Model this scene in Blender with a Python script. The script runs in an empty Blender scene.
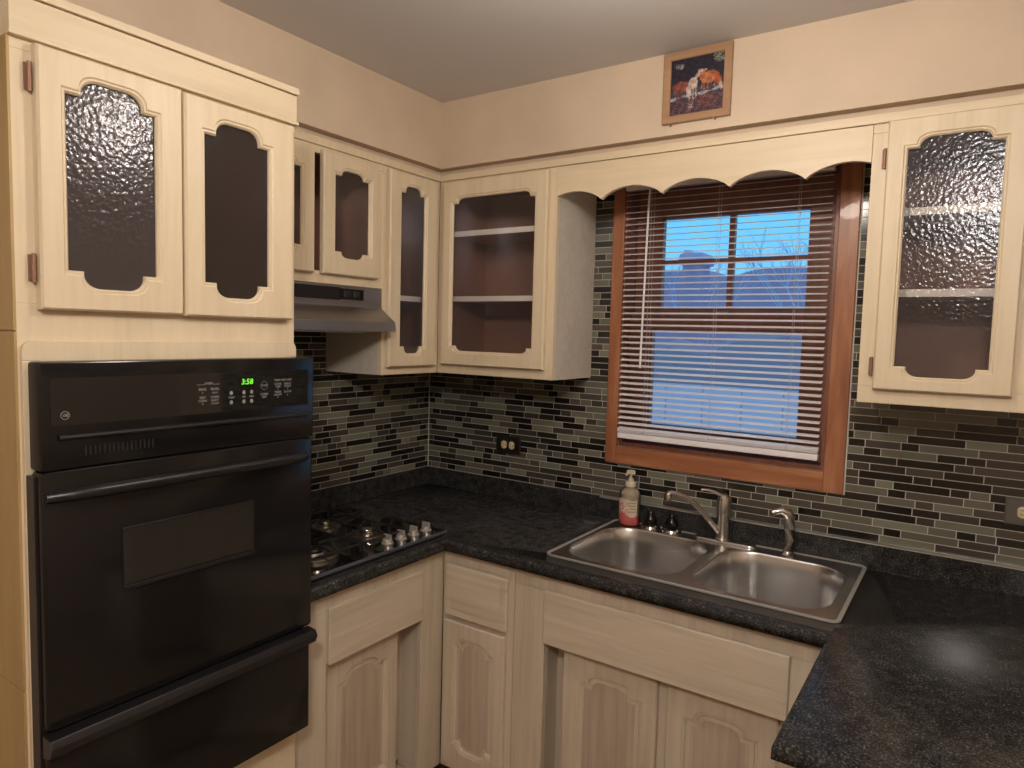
import bpy, bmesh, math, random
from mathutils import Vector, Matrix
random.seed(7)
S = bpy.context.scene
COL = S.collection
PI = math.pi

# ------------------------------------------------------------------ materials
def newmat(name):
    m = bpy.data.materials.new(name); m.use_nodes = True
    return m, m.node_tree, m.node_tree.nodes['Principled BSDF']

def N(nt, typ, **kw):
    n = nt.nodes.new(typ)
    for k, v in kw.items():
        if k.startswith('i_'): n.inputs[k[2:].replace('_', ' ')].default_value = v
        else: setattr(n, k, v)
    return n

def plain(name, col, rough=.5, metal=0, coat=0, spec=.5, emit=None, es=0):
    m, nt, b = newmat(name)
    b.inputs['Base Color'].default_value = (*col, 1); b.inputs['Roughness'].default_value = rough
    b.inputs['Metallic'].default_value = metal; b.inputs['Coat Weight'].default_value = coat
    b.inputs['Specular IOR Level'].default_value = spec
    if emit: b.inputs['Emission Color'].default_value = (*emit, 1); b.inputs['Emission Strength'].default_value = es
    return m

def ramp(nt, stops):
    r = nt.nodes.new('ShaderNodeValToRGB'); e = r.color_ramp.elements
    while len(e) < len(stops): e.new(.5)
    for i, (p, c) in enumerate(stops): e[i].position = p; e[i].color = (*c, 1)
    return r

def wood(name, c1, c2, c3, axis='z', scale=9, rough=.42, stretch=14, bump=.05, coat=0):
    m, nt, b = newmat(name)
    tc = N(nt, 'ShaderNodeTexCoord'); mp = N(nt, 'ShaderNodeMapping')
    s = [scale*3]*3; s['xyz'.index(axis)] = scale*3/stretch
    mp.inputs['Scale'].default_value = s
    n1 = N(nt, 'ShaderNodeTexNoise', i_Scale=1.6, i_Detail=6, i_Roughness=.6, i_Distortion=.6)
    n2 = N(nt, 'ShaderNodeTexNoise', i_Scale=.25, i_Detail=3)
    mx = N(nt, 'ShaderNodeMath', operation='MULTIPLY_ADD'); mx.inputs[1].default_value = .6
    ml = N(nt, 'ShaderNodeMath', operation='MULTIPLY'); ml.inputs[1].default_value = .4
    r = ramp(nt, [(.3, c1), (.5, c2), (.68, c3)])
    L = nt.links.new
    L(tc.outputs['Object'], mp.inputs['Vector']); L(mp.outputs[0], n1.inputs['Vector']); L(mp.outputs[0], n2.inputs['Vector'])
    L(n2.outputs['Fac'], ml.inputs[0]); L(n1.outputs['Fac'], mx.inputs[0]); L(ml.outputs[0], mx.inputs[2])
    L(mx.outputs[0], r.inputs['Fac']); L(r.outputs[0], b.inputs['Base Color'])
    bp = N(nt, 'ShaderNodeBump', i_Strength=bump, i_Distance=.002); L(mx.outputs[0], bp.inputs['Height']); L(bp.outputs[0], b.inputs['Normal'])
    b.inputs['Roughness'].default_value = rough; b.inputs['Coat Weight'].default_value = coat
    return m

M = {}
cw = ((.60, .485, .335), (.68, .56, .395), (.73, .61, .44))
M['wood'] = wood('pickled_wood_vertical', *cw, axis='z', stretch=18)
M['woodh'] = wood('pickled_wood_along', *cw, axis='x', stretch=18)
lw = ((.42, .345, .26), (.54, .455, .35), (.62, .53, .42))  # same wood as the uppers, light fall-off towards the floor darkened into the colour
M['lwood'] = wood('pickled_wood_lower_dimmed', *lw, axis='z', stretch=22)
M['lwoodh'] = wood('pickled_wood_lower_dimmed_along', *lw, axis='x', stretch=18)
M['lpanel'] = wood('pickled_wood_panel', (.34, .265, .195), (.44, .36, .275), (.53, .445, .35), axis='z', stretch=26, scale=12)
M['graypanel'] = wood('cabinet_side_greyish', (.50, .45, .39), (.58, .53, .46), (.64, .59, .52), axis='x', stretch=14)
M['inside'] = plain('cabinet_inside_brown', (.30, .155, .11), .6)
M['golden'] = wood('golden_wood_panel', (.34, .225, .09), (.42, .285, .12), (.49, .345, .16), axis='z', stretch=10, scale=4)
M['oak'] = wood('red_oak_trim', (.19, .060, .026), (.345, .132, .060), (.52, .24, .125), axis='z', stretch=9, scale=5, rough=.35, coat=.1, bump=.1)
M['oakh'] = wood('red_oak_trim_along', (.19, .060, .026), (.345, .132, .060), (.52, .24, .125), axis='x', stretch=9, scale=5, rough=.35, coat=.1, bump=.1)
M['sash'] = wood('sash_wood', (.15, .060, .038), (.21, .085, .056), (.27, .115, .078), axis='z', stretch=14, rough=.35)
M['black'] = plain('black_enamel', (.0065, .006, .0065), .15, spec=.42)
M['blackm'] = plain('black_satin', (.010, .009, .010), .35)
M['blackglass'] = plain('black_glass', (.011, .0105, .010), .06, coat=.5)
M['ovenwin'] = plain('oven_window_glass', (.020, .018, .016), .10, coat=.5)
M['legend'] = plain('legend_white', (.26, .25, .24), .5)
M['green'] = plain('clock_green', (.05, .5, .02), .5, emit=(.25, .85, .06), es=.85)
M['chrome'] = plain('chrome', (.62, .60, .57), .12, 1)
M['satin'] = plain('satin_nickel', (.58, .54, .50), .27, 1)
M['knobm'] = plain('knob_metal', (.62, .58, .53), .3, .6)
M['strip'] = plain('bright_edge_metal', (.60, .57, .53), .35, .55)
M['copper'] = plain('copper_hinge', (.28, .15, .10), .5, .4)
M['grate'] = plain('black_cast_iron', (.012, .012, .012), .4)
M['edge'] = plain('blue_grey_metal_edge', (.22, .23, .28), .3, .7)
M['caulk'] = plain('white_caulk', (.62, .58, .52), .6)
M['ivory'] = plain('ivory_receptacle', (.62, .52, .30), .4)
M['plate'] = plain('dark_bronze_plate', (.022, .017, .014), .3, .3)
M['plate2'] = plain('pewter_plate', (.15, .135, .12), .35, .4)
M['slot'] = plain('outlet_slot', (.01, .01, .01), .6)
M['blind'] = plain('white_blind_vinyl', (.88, .84, .86), .3)
M['cord'] = plain('white_cord', (.6, .58, .58), .6)
M['pump'] = plain('cream_pump', (.62, .54, .42), .35)
M['foot'] = plain('grout', (.50, .47, .42), .8)
M['ceil'] = plain('ceiling_paint', (.66, .64, .64), .8)
M['snow'] = plain('snow', (.75, .78, .85), .8)
M['fence'] = plain('pale_fence', (.80, .72, .72), .7)
M['hedge'] = plain('dark_hedge', (.42, .36, .38), .9)
M['far'] = plain('far_wall', (.50, .38, .46), .9)
M['snowroof'] = plain('snow_roof', (.62, .50, .60), .9)
M['bark'] = plain('bare_bark', (.50, .62, .74), .9)

def paint(name, col, bump=.25, scale=30):
    m, nt, b = newmat(name)
    tc = N(nt, 'ShaderNodeTexCoord'); n = N(nt, 'ShaderNodeTexNoise', i_Scale=scale, i_Detail=5, i_Roughness=.55)
    n2 = N(nt, 'ShaderNodeTexNoise', i_Scale=5., i_Detail=4)
    r = ramp(nt, [(.3, tuple(c*.93 for c in col)), (.7, tuple(min(1, c*1.05) for c in col))])
    bp = N(nt, 'ShaderNodeBump', i_Strength=bump, i_Distance=.004)
    L = nt.links.new
    L(tc.outputs['Object'], n.inputs['Vector']); L(tc.outputs['Object'], n2.inputs['Vector'])
    L(n2.outputs['Fac'], r.inputs['Fac']); L(r.outputs[0], b.inputs['Base Color'])
    L(n.outputs['Fac'], bp.inputs['Height']); L(bp.outputs[0], b.inputs['Normal'])
    b.inputs['Roughness'].default_value = .62
    return m
M['wall'] = paint('textured_peach_wall', (.59, .465, .35))

def granite():
    m, nt, b = newmat('black_granite_tile'); L = nt.links.new
    tc = N(nt, 'ShaderNodeTexCoord')
    n1 = N(nt, 'ShaderNodeTexNoise', i_Scale=210, i_Detail=4, i_Roughness=.7)
    n2 = N(nt, 'ShaderNodeTexNoise', i_Scale=34, i_Detail=4, i_Roughness=.6)
    v = N(nt, 'ShaderNodeTexVoronoi', i_Scale=230)
    r1 = ramp(nt, [(.38, (.013, .013, .014)), (.55, (.030, .029, .029)), (.66, (.13, .125, .12))])
    r2 = ramp(nt, [(.35, (.55, .55, .56)), (.65, (1.4, 1.38, 1.35))])
    mu = N(nt, 'ShaderNodeMix', data_type='RGBA', blend_type='MULTIPLY'); mu.inputs[0].default_value = 1
    r3 = ramp(nt, [(.0, (1, 1, 1)), (.10, (0, 0, 0))])
    ad = N(nt, 'ShaderNodeMix', data_type='RGBA'); ad.inputs[7].default_value = (.10, .092, .08, 1)
    bk = N(nt, 'ShaderNodeTexBrick', offset=0.0)
    bk.inputs['Color1'].default_value = (0, 0, 0, 1); bk.inputs['Color2'].default_value = (0, 0, 0, 1); bk.inputs['Mortar'].default_value = (1, 1, 1, 1)
    bk.inputs['Scale'].default_value = 1; bk.inputs['Mortar Size'].default_value = .0011
    bk.inputs['Brick Width'].default_value = .305; bk.inputs['Row Height'].default_value = .305
    mp = N(nt, 'ShaderNodeMapping'); mp.inputs['Location'].default_value = (-.019, .06, 0)
    g = N(nt, 'ShaderNodeMix', data_type='RGBA'); g.inputs[7].default_value = (.035, .034, .034, 1)
    for q in (n1, n2, v): L(tc.outputs['Object'], q.inputs['Vector'])
    L(tc.outputs['Object'], mp.inputs['Vector']); L(mp.outputs[0], bk.inputs['Vector'])
    L(n1.outputs['Fac'], r1.inputs['Fac']); L(n2.outputs['Fac'], r2.inputs['Fac'])
    L(r1.outputs[0], mu.inputs[6]); L(r2.outputs[0], mu.inputs[7])
    L(v.outputs['Distance'], r3.inputs['Fac']); L(r3.outputs[0], ad.inputs[0]); L(mu.outputs[2], ad.inputs[6])
    L(bk.outputs['Color'], g.inputs[0]); L(ad.outputs[2], g.inputs[6]); L(g.outputs[2], b.inputs['Base Color'])
    bp = N(nt, 'ShaderNodeBump', i_Strength=.5, i_Distance=.001, invert=True)
    L(bk.outputs['Color'], bp.inputs['Height']); L(bp.outputs[0], b.inputs['Normal'])
    b.inputs['Roughness'].default_value = .2; b.inputs['Specular IOR Level'].default_value = .32
    return m
M['granite'] = granite()

def steel(name, axis='x', col=(.46, .44, .41), rough=.30):
    m, nt, b = newmat(name); L = nt.links.new
    tc = N(nt, 'ShaderNodeTexCoord'); mp = N(nt, 'ShaderNodeMapping')
    s = [400]*3; s['xyz'.index(axis)] = 8
    mp.inputs['Scale'].default_value = s
    n = N(nt, 'ShaderNodeTexNoise', i_Scale=1, i_Detail=2)
    r = ramp(nt, [(.3, (rough-.06,)*3), (.7, (rough+.08,)*3)])
    L(tc.outputs['Object'], mp.inputs['Vector']); L(mp.outputs[0], n.inputs['Vector']); b.inputs['Roughness'].default_value = rough
    b.inputs['Metallic'].default_value = 1; b.inputs['Base Color'].default_value = (*col, 1)
    return m
M['steel'] = steel('brushed_steel', col=(.64, .63, .62), rough=.26)
M['hoodsteel'] = steel('hood_steel', 'x', (.38, .37, .38), .36)

def hammered(name, dist, tint, mixd, dcol, ior, rg):
    m, nt, b = newmat(name); L = nt.links.new
    nt.nodes.remove(b); out = nt.nodes['Material Output']
    tc = N(nt, 'ShaderNodeTexCoord')
    n = N(nt, 'ShaderNodeTexNoise', i_Scale=100, i_Detail=2, i_Roughness=.5)
    n2 = N(nt, 'ShaderNodeTexVoronoi', i_Scale=120, feature='SMOOTH_F1')
    ad = N(nt, 'ShaderNodeMath', operation='ADD')
    bp = N(nt, 'ShaderNodeBump', i_Strength=1.0, i_Distance=dist)
    L(tc.outputs['Object'], n.inputs['Vector']); L(tc.outputs['Object'], n2.inputs['Vector'])
    L(n.outputs['Fac'], ad.inputs[0]); L(n2.outputs['Distance'], ad.inputs[1]); L(ad.outputs[0], bp.inputs['Height'])
    t = N(nt, 'ShaderNodeBsdfTransparent'); t.inputs[0].default_value = (*tint, 1)
    g = N(nt, 'ShaderNodeBsdfGlossy', i_Roughness=rg); g.inputs['Color'].default_value = (.9, .92, 1, 1)
    d = N(nt, 'ShaderNodeBsdfDiffuse'); d.inputs[0].default_value = (*dcol, 1)
    fr = N(nt, 'ShaderNodeFresnel', i_IOR=ior)
    L(bp.outputs[0], fr.inputs['Normal']); L(bp.outputs[0], g.inputs['Normal']); L(bp.outputs[0], d.inputs['Normal'])
    m0 = N(nt, 'ShaderNodeMixShader'); m0.inputs[0].default_value = mixd
    L(t.outputs[0], m0.inputs[1]); L(d.outputs[0], m0.inputs[2])
    mx = N(nt, 'ShaderNodeMixShader'); L(fr.outputs[0], mx.inputs[0]); L(m0.outputs[0], mx.inputs[1]); L(g.outputs[0], mx.inputs[2])
    L(mx.outputs[0], out.inputs['Surface'])
    return m
M['pebble'] = hammered('pebbled_glass', .0008, (.55, .50, .50), .45, (.12, .10, .098), 1.42, .16)
M['pebble_clear'] = hammered('pebbled_clear_glass', .0007, (.93, .92, .92), .08, (.2, .18, .17), 1.32, .14)
M['pebble_soft'] = hammered('soft_pebbled_glass', .00025, (.96, .95, .95), .04, (.2, .18, .17), 1.28, .2)
M['pebble_dark'] = hammered('soft_dark_glass', .0005, (.6, .54, .52), .30, (.085, .065, .06), 1.42, .14)


def clear(name, tint=(1, 1, 1), ior=1.45, rough=.02):
    m, nt, b = newmat(name); L = nt.links.new
    nt.nodes.remove(b); out = nt.nodes['Material Output']
    t = N(nt, 'ShaderNodeBsdfTransparent'); t.inputs[0].default_value = (*tint, 1)
    g = N(nt, 'ShaderNodeBsdfGlossy', i_Roughness=rough)
    fr = N(nt, 'ShaderNodeFresnel', i_IOR=ior)
    mx = N(nt, 'ShaderNodeMixShader'); L(fr.outputs[0], mx.inputs[0]); L(t.outputs[0], mx.inputs[1]); L(g.outputs[0], mx.inputs[2])
    L(mx.outputs[0], out.inputs['Surface'])
    return m
M['pane'] = clear('window_pane', (.92, .95, 1))
M['bottle'] = clear('clear_plastic', (.90, .86, .80), 1.25, .2)
M['pinksoap'] = plain('pink_soap', (.62, .17, .16), .2)
M['airgap'] = plain('milky_inner', (.42, .38, .32), .5)
def attr(name, rough):
    m, nt, b = newmat(name)
    a = N(nt, 'ShaderNodeAttribute', attribute_name='Col'); nt.links.new(a.outputs['Color'], b.inputs['Base Color'])
    b.inputs['Roughness'].default_value = rough
    return m
M['tile'] = attr('glass_mosaic_tile', .14)
M['print'] = attr('photo_print', .35)
M['labelm'] = attr('bottle_label', .45)
M['frame'] = wood('tan_frame_wood', (.30, .17, .09), (.36, .21, .12), (.42, .26, .15), axis='x', rough=.4)
M['floor'] = plain('floor_vinyl', (.30, .22, .15), .4)

# ------------------------------------------------------------------ mesh builder
class MB:
    def __init__(s): s.v = []; s.f = []; s.mi = []; s.c = []
    def add(s, vs, fs, mi=0, col=None):
        o = len(s.v); s.v += [tuple(p) for p in vs]
        for f in fs: s.f.append([o+i for i in f]); s.mi.append(mi); s.c.append(col)
        return s
    def box(s, x0, x1, y0, y1, z0, z1, mi=0, col=None):
        return s.add([(x, y, z) for z in (z0, z1) for y in (y0, y1) for x in (x0, x1)],
                     [(0, 2, 3, 1), (4, 5, 7, 6), (0, 1, 5, 4), (2, 6, 7, 3), (0, 4, 6, 2), (1, 3, 7, 5)], mi, col)
    def loft(s, rings, cap0=True, cap1=True, close=False, mi=0, col=None):
        n = len(rings[0]); o = len(s.v); R = len(rings)
        for r in rings: s.v += [tuple(p) for p in r]
        for k in range(R if close else R-1):
            a = o+k*n; b = o+((k+1) % R)*n
            for i in range(n):
                j = (i+1) % n; s.f.append([a+i, a+j, b+j, b+i]); s.mi.append(mi); s.c.append(col)
        if not close:
            if cap0: s.f.append([o+i for i in range(n)][::-1]); s.mi.append(mi); s.c.append(col)
            if cap1: s.f.append([o+(R-1)*n+i for i in range(n)]); s.mi.append(mi); s.c.append(col)
        return s
    def lathe(s, cx, cy, prof, n=32, mi=0, cap0=True, cap1=True):
        return s.loft([[(cx+r*math.cos(2*PI*i/n), cy+r*math.sin(2*PI*i/n), z) for i in range(n)] for r, z in prof], cap0, cap1, mi=mi)
    def tube(s, pts, rad, n=12, mi=0, flat=1.0, cap=True):
        pts = [Vector(p) for p in pts]; rings = []
        if not hasattr(rad, '__len__'): rad = [rad]*len(pts)
        up = Vector((0, 0, 1))
        for i, p in enumerate(pts):
            d = (pts[min(i+1, len(pts)-1)]-pts[max(i-1, 0)]).normalized()
            a = d.cross(up)
            if a.length < 1e-3: a = d.cross(Vector((0, 1, 0)))
            a.normalize(); b = a.cross(d).normalized()
            rings.append([p+a*(rad[i]*math.cos(2*PI*k/n))+b*(rad[i]*flat*math.sin(2*PI*k/n)) for k in range(n)])
        return s.loft(rings, cap, cap, mi=mi)
    def build(s, name, mats, parent=None, bevel=0, smooth=30, loc=None, seg=2, fix=True):
        me = bpy.data.meshes.new(name); me.from_pydata(s.v, [], s.f)
        if not isinstance(mats, (list, tuple)): mats = [mats]
        for m in mats: me.materials.append(m)
        me.polygons.foreach_set('material_index', s.mi)
        if any(c is not None for c in s.c):
            ca = me.color_attributes.new('Col', 'FLOAT_COLOR', 'CORNER')
            for p, c in zip(me.polygons, s.c):
                for li in p.loop_indices: ca.data[li].color = (*(c or (0, 0, 0)), 1)
        if fix:
            bm = bmesh.new(); bm.from_mesh(me); bmesh.ops.recalc_face_normals(bm, faces=bm.faces); bm.to_mesh(me); bm.free()
        me.polygons.foreach_set('use_smooth', [True]*len(me.polygons))
        me.set_sharp_from_angle(angle=math.radians(smooth))
        o = bpy.data.objects.new(name, me); COL.objects.link(o)
        if parent: o.parent = parent; o.location = (0, 0, -parent.location.z) if loc is None else loc
        elif loc: o.location = loc
        if bevel:
            b = o.modifiers.new('bevel', 'BEVEL'); b.width = bevel; b.segments = seg; b.limit_method = 'ANGLE'; b.angle_limit = math.radians(40)
            b.harden_normals = True
        return o

def tag(o, label=None, cat=None, group=None, kind=None):
    for k, v in (('label', label), ('category', cat), ('group', group), ('kind', kind)):
        if v: o[k] = v
    return o
def empty(name, loc, rz=0):
    o = bpy.data.objects.new(name, None); o.empty_display_size = .05; COL.objects.link(o)
    o.location = loc; o.rotation_euler = (0, 0, rz); return o
def fillpoly(outer, holes, z, mb_mi=0):
    """planar polygon with holes -> (verts, faces)"""
    bm = bmesh.new(); es = []
    for lp in [outer]+holes:
        vs = [bm.verts.new((p[0], p[1], z)) for p in lp]
        for i in range(len(vs)): es.append(bm.edges.new((vs[i], vs[(i+1) % len(vs)])))
    bmesh.ops.triangle_fill(bm, use_beauty=True, use_dissolve=False, edges=es)
    bm.verts.index_update()
    v = [tuple(q.co) for q in bm.verts]; f = [[q.index for q in g.verts] for g in bm.faces]; bm.free()
    return v, f
def rrect(x0, x1, y0, y1, r, n=6):
    pts = []
    for cx, cy, a0 in ((x1-r, y1-r, 0), (x0+r, y1-r, PI/2), (x0+r, y0+r, PI), (x1-r, y0+r, 1.5*PI)):
        for i in range(n+1):
            a = a0+PI/2*i/n; pts.append((cx+r*math.cos(a), cy+r*math.sin(a)))
    return pts

def text_verts(txt, size, bold=False, shear=0):
    cu = bpy.data.curves.new('t', 'FONT'); cu.body = txt; cu.size = size; cu.align_x = 'CENTER'; cu.align_y = 'CENTER'; cu.shear = shear
    cu.offset = size*.02 if bold else 0; cu.resolution_u = 2
    o = bpy.data.objects.new('t', cu); COL.objects.link(o)
    dg = bpy.context.evaluated_depsgraph_get(); dg.update()
    me = bpy.data.meshes.new_from_object(o.evaluated_get(dg))
    v = [tuple(q.co) for q in me.vertices]; f = [list(p.vertices) for p in me.polygons]
    bpy.data.objects.remove(o); bpy.data.meshes.remove(me); bpy.data.curves.remove(cu)
    return v, f

# ------------------------------------------------------------------ room dimensions (metres)
ZC = 2.4726; ZS = 2.2256; SD = .3305; DU = .300; ZB = 1.4406
DC = .639; ZW = .9045; TB = .870; FB = .612
YO0, YO1, DO = -1.8595, -1.2493, .630
RX, RY = 3.5, -4.6
WX0, WX1, WZ0, WZ1 = .960, 1.690, 1.186, 2.165     # window opening

def struct(o): o['kind'] = 'structure'; return o
struct(MB().box(0, RX, RY, 0, -.05, 0).build('floor', M['floor']))
struct(MB().box(-.15, RX+.1, RY-.1, .15, ZC, ZC+.08).build('ceiling', M['ceil']))
b = MB()
b.box(-.15, WX0, 0, .15, 0, ZC); b.box(WX1, RX, 0, .15, 0, ZC); b.box(WX0, WX1, 0, .15, 0, WZ0); b.box(WX0, WX1, 0, .15, WZ1, ZC)
struct(b.build('wall_back', M['wall']))
struct(MB().box(-.15, 0, RY, 0, 0, ZC).build('wall_left', M['wall']))
struct(MB().box(RX, RX+.1, RY, .15, 0, ZC).build('wall_right', M['wall']))
struct(MB().box(-.15, RX+.1, RY-.1, RY, 0, ZC).build('wall_front', M['wall']))
# soffit above the cabinets (one L)
v = [(0, 0), (0, -2.7), (SD, -2.7), (SD, -SD), (RX, -SD), (RX, 0)]
b = MB().loft([[(x, y, z) for x, y in v] for z in (ZS, ZC)])
struct(b.build('wall_soffit', M['wall']))
# trim strips under the soffit
struct(MB().box(DU-.004, DU+.008, -1.249, -DU, 2.184, 2.2090).build('trim_1', M['woodh'], bevel=.002))
struct(MB().box(DU, 2.3075, -DU-.008, -DU+.004, 2.184, 2.2090).build('trim_2', M['woodh'], bevel=.002))

struct(MB().box(.002, DU-.006, -1.2485, -.002, 2.1845, ZS-.0003).box(DU-.006, 2.307, -DU+.006, -.002, 2.1845, ZS-.0003).build('trim_4', M['wall']))

# ------------------------------------------------------------------ mosaic backsplash
TC = [((.012, .010, .0085), 6), ((.022, .018, .015), 3), ((.050, .043, .035), 4), ((.080, .067, .053), 4), ((.130, .124, .094), 4), ((.175, .174, .130), 4)]
TCL = [c for c, w in TC for _ in range(w)]
def mosaic(regions, length, place, name, label):
    mb = MB(); pitch = .0245; g = .0026; z = .983
    for (a0, a1, z0, z1) in regions: place(mb, a0, a1, z0, z1, 0, .0050, 1, None)
    prev = None
    while z < 2.25:
        a = -random.uniform(0, .14)
        while a < length:
            w = random.choice([.048, .048, .072, .098, .098, .148, .148, .148])
            c = random.choice(TCL)
            while c is prev: c = random.choice(TCL)
            prev = c; k = random.uniform(.88, 1.12); cc = tuple(q*k for q in c)
            for (r0, r1, q0, q1) in regions:
                x0, x1 = max(a, r0), min(a+w-g, r1); y0, y1 = max(z+g, q0), min(z+pitch, q1)
                if x1-x0 > .001 and y1-y0 > .001: place(mb, x0, x1, y0, y1, .0050, .0062, 0, cc)
            a += w
        z += pitch
    o = mb.build(name, [M['tile'], M['foot']]); struct(o); o['label'] = label
    return o
def pl_back(mb, a0, a1, z0, z1, d0, d1, mi, c): mb.box(a0, a1, -d1, -d0, z0, z1, mi, c)
def pl_left(mb, a0, a1, z0, z1, d0, d1, mi, c): mb.box(d0, d1, -a1, -a0, z0, z1, mi, c)
mosaic([(.0065, .833, .983, ZB), (.833, .9095, .983, 2.2), (.9095, 1.7535, .983, 1.1175), (1.7535, 1.8075, .983, 2.2), (1.8075, 3.0, .983, ZB)],
       3.0, pl_back, 'wall_back_tile', 'strip mosaic tile backsplash in black, brown and sage glass around the window')
mosaic([(0, .61, .983, ZB), (.61, 1.249, .983, 1.74)], 1.25, pl_left, 'wall_left_tile', 'strip mosaic tile backsplash behind the cooktop')

struct(MB().box(.0063, .0090, -.0090, -.0063, .983, ZB-.001).build('trim_3', M['caulk']))

# ------------------------------------------------------------------ cabinet parts
def ring(u0, u1, z0, z1, y, rise=0, sh=.027, arc=.03, n=7, off=0, flatten=False, rise2=None):
    """closed loop (top right->left, bottom left->right) of the fancy outline, grown by off"""
    if rise2 is None: rise2 = rise
    w = u1-u0; prof = [(0, 0), (sh, 0)]
    for i in range(n+1):
        t = i/n*PI/2; prof.append((sh+arc*(1-math.cos(t)), (.18+.82*math.sin(t))))
    prof += [(w-a, b) for a, b in prof[::-1]]
    top = []
    for a, k in prof:
        uu = u0-off+a*(w+2*off)/w
        top.append((uu, k))
    pts = [(uu, y, z1+off+k*rise) for uu, k in top[::-1]] + [(uu, y, z0-off-k*rise2) for uu, k in top]
    return pts
def door(parent, u0, u1, z0, z1, y, t, op, rise=.032, glass=True, wm=None, pm=None, sh=.027, arc=.03, name='door', rise2=None, hinge=None, gm='pebble_soft'):
    a0, a1, b0, b1 = op; wm = wm or M['wood']
    if rise2 is None: rise2 = rise
    # all rings use the opening's profile parameters; the outer ones are stretched flat
    def outer(yy, ins):
        r = ring(a0, a1, b0, b1, yy, rise, sh, arc); h = len(r)//2; out = []
        for i, p in enumerate(r):
            uu = (u0+ins)+(p[0]-a0)/(a1-a0)*(u1-u0-2*ins)
            out.append((uu, yy, z1-ins if i < h else z0+ins))
        return out
    def inner(yy, off): return ring(a0, a1, b0, b1, yy, rise, sh, arc, off=off, rise2=rise2)
    d = MB()
    R = [outer(y+t, 0), outer(y+.005, 0), outer(y, .004), inner(y, .010), inner(y+.003, .007), inner(y+.0025, .0035), inner(y+.007, 0)]
    if glass:
        R += [inner(y+.0125, 0), inner(y+.0125, .006), inner(y+t, .006)]
        d.loft(R, close=True)
    else:
        R += [inner(y+.010, -.001), inner(y+.009, -.008)]
        d.loft(R[:7], cap0=True, cap1=False)
        d.loft([inner(y+.007, 0), inner(y+.0105, -.002), inner(y+.009, -.014)], cap0=False, cap1=False)
    o = d.build(name, wm, parent)
    if glass:
        MB().loft([inner(y+.0128, .005), inner(y+.0158, .005)]).build('glass_pane', M[gm], o, loc=(0, 0, 0), smooth=20)
    else:
        MB().loft([inner(y+.009, -.0139), inner(y+.0135, -.0139)]).build('panel', pm or M['lpanel'], o, loc=(0, 0, 0))
    if hinge:
        for s, zz in hinge:
            hu = u0-.006 if s < 0 else u1+.006
            h = MB().tube([(hu, y+.014, zz-.026), (hu, y+.014, zz+.026)], .0038, 10)
            h.box(hu-.007 if s < 0 else hu, hu if s < 0 else hu+.007, y+t-.003, y+t, zz-.024, zz+.024)
            h.build('hinge', M['copper'], o, loc=(0, 0, 0))
    return o
def hollow(parent, w, dep, z0, z1, opens, side=None, stile=None, shelves=(), wm=None, shelf_front=None, backt=.006, botm=None, y0=.0, L=True, Rr=True):
    """carcass behind a face frame; opens = list of (u0,u1,z0,z1) openings in the frame (same z range)"""
    wm = wm or M['wood']; t = .015; ft = .019
    b = MB()
    opens = [(o[0], o[1], o[2], min(o[3], z1-.024)) for o in opens]; zs0 = min(o[2] for o in opens); zs1 = max(o[3] for o in opens)
    b.box(0, w, 0, ft, z0, zs0); b.box(0, w, 0, ft, zs1, z1)
    us = [0]
    for o in sorted(opens): us += [o[0], o[1]]
    us.append(w)
    for i in range(0, len(us), 2):
        if us[i+1]-us[i] > .001: b.box(us[i], us[i+1], 0, ft, zs0, zs1)
    b.build('face_frame', wm, parent, bevel=.0015)
    c = MB()
    c.box(0, t, ft, dep, z0, z1, 0); c.box(w-t, w, ft, dep, z0, z1, 0)
    c.box(t, w-t, ft, dep, z0, z0+t, 0); c.box(t, w-t, ft, dep, z1-t, z1, 0)
    c.build('carcass', side or wm, parent)
    i = MB(); e = .0015
    i.box(t, t+e, ft, dep-backt, z0+t, z1-t); i.box(w-t-e, w-t, ft, dep-backt, z0+t, z1-t)
    i.box(t, w-t, dep-backt, dep, z0+t, z1-t); i.box(t+e, w-t-e, ft, dep-backt, z0+t, z0+t+e); i.box(t+e, w-t-e, ft, dep-backt, z1-t-e, z1-t)
    i.build('lining', M['inside'], parent)
    for zz in shelves:
        s = MB().box(t+e+.001, w-t-e-.001, ft+.012, dep-backt-.001, zz-.008, zz+.008, 0)
        s.box(t+e+.001, w-t-e-.001, ft+.008, ft+.012, zz-.010, zz+.010, 1)
        s.build('shelf', [M['inside'], M['shelfedge']], parent)
M['shelfedge'] = plain('shelf_front_edge', (.93, .88, .80), .5)

# ---- tall oven cabinet
oc = tag(empty('oven_cabinet', (DO, YO0, 0), PI/2), 'tall cream pickled-wood cabinet holding the black wall oven, two glass doors above', 'cabinet')
W = YO1-YO0
b = MB()
b.box(.0, W, 0, .02, 1.555, 1.635); b.box(0, W, 0, .02, 2.085, 2.112); b.box(0, .050, 0, .02, 1.635, 2.085); b.box(W-.028, W, 0, .02, 1.635, 2.085)
b.box(.27, .345, 0, .02, 1.635, 2.085)
b.box(0, .022, 0, .02, 0.0, 1.555); b.box(W-.022, W, 0, .02, 0, 1.555); b.box(.022, W-.022, 0, .02, .09, .545)
b.build('face_frame', M['wood'], oc, bevel=.001)
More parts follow.
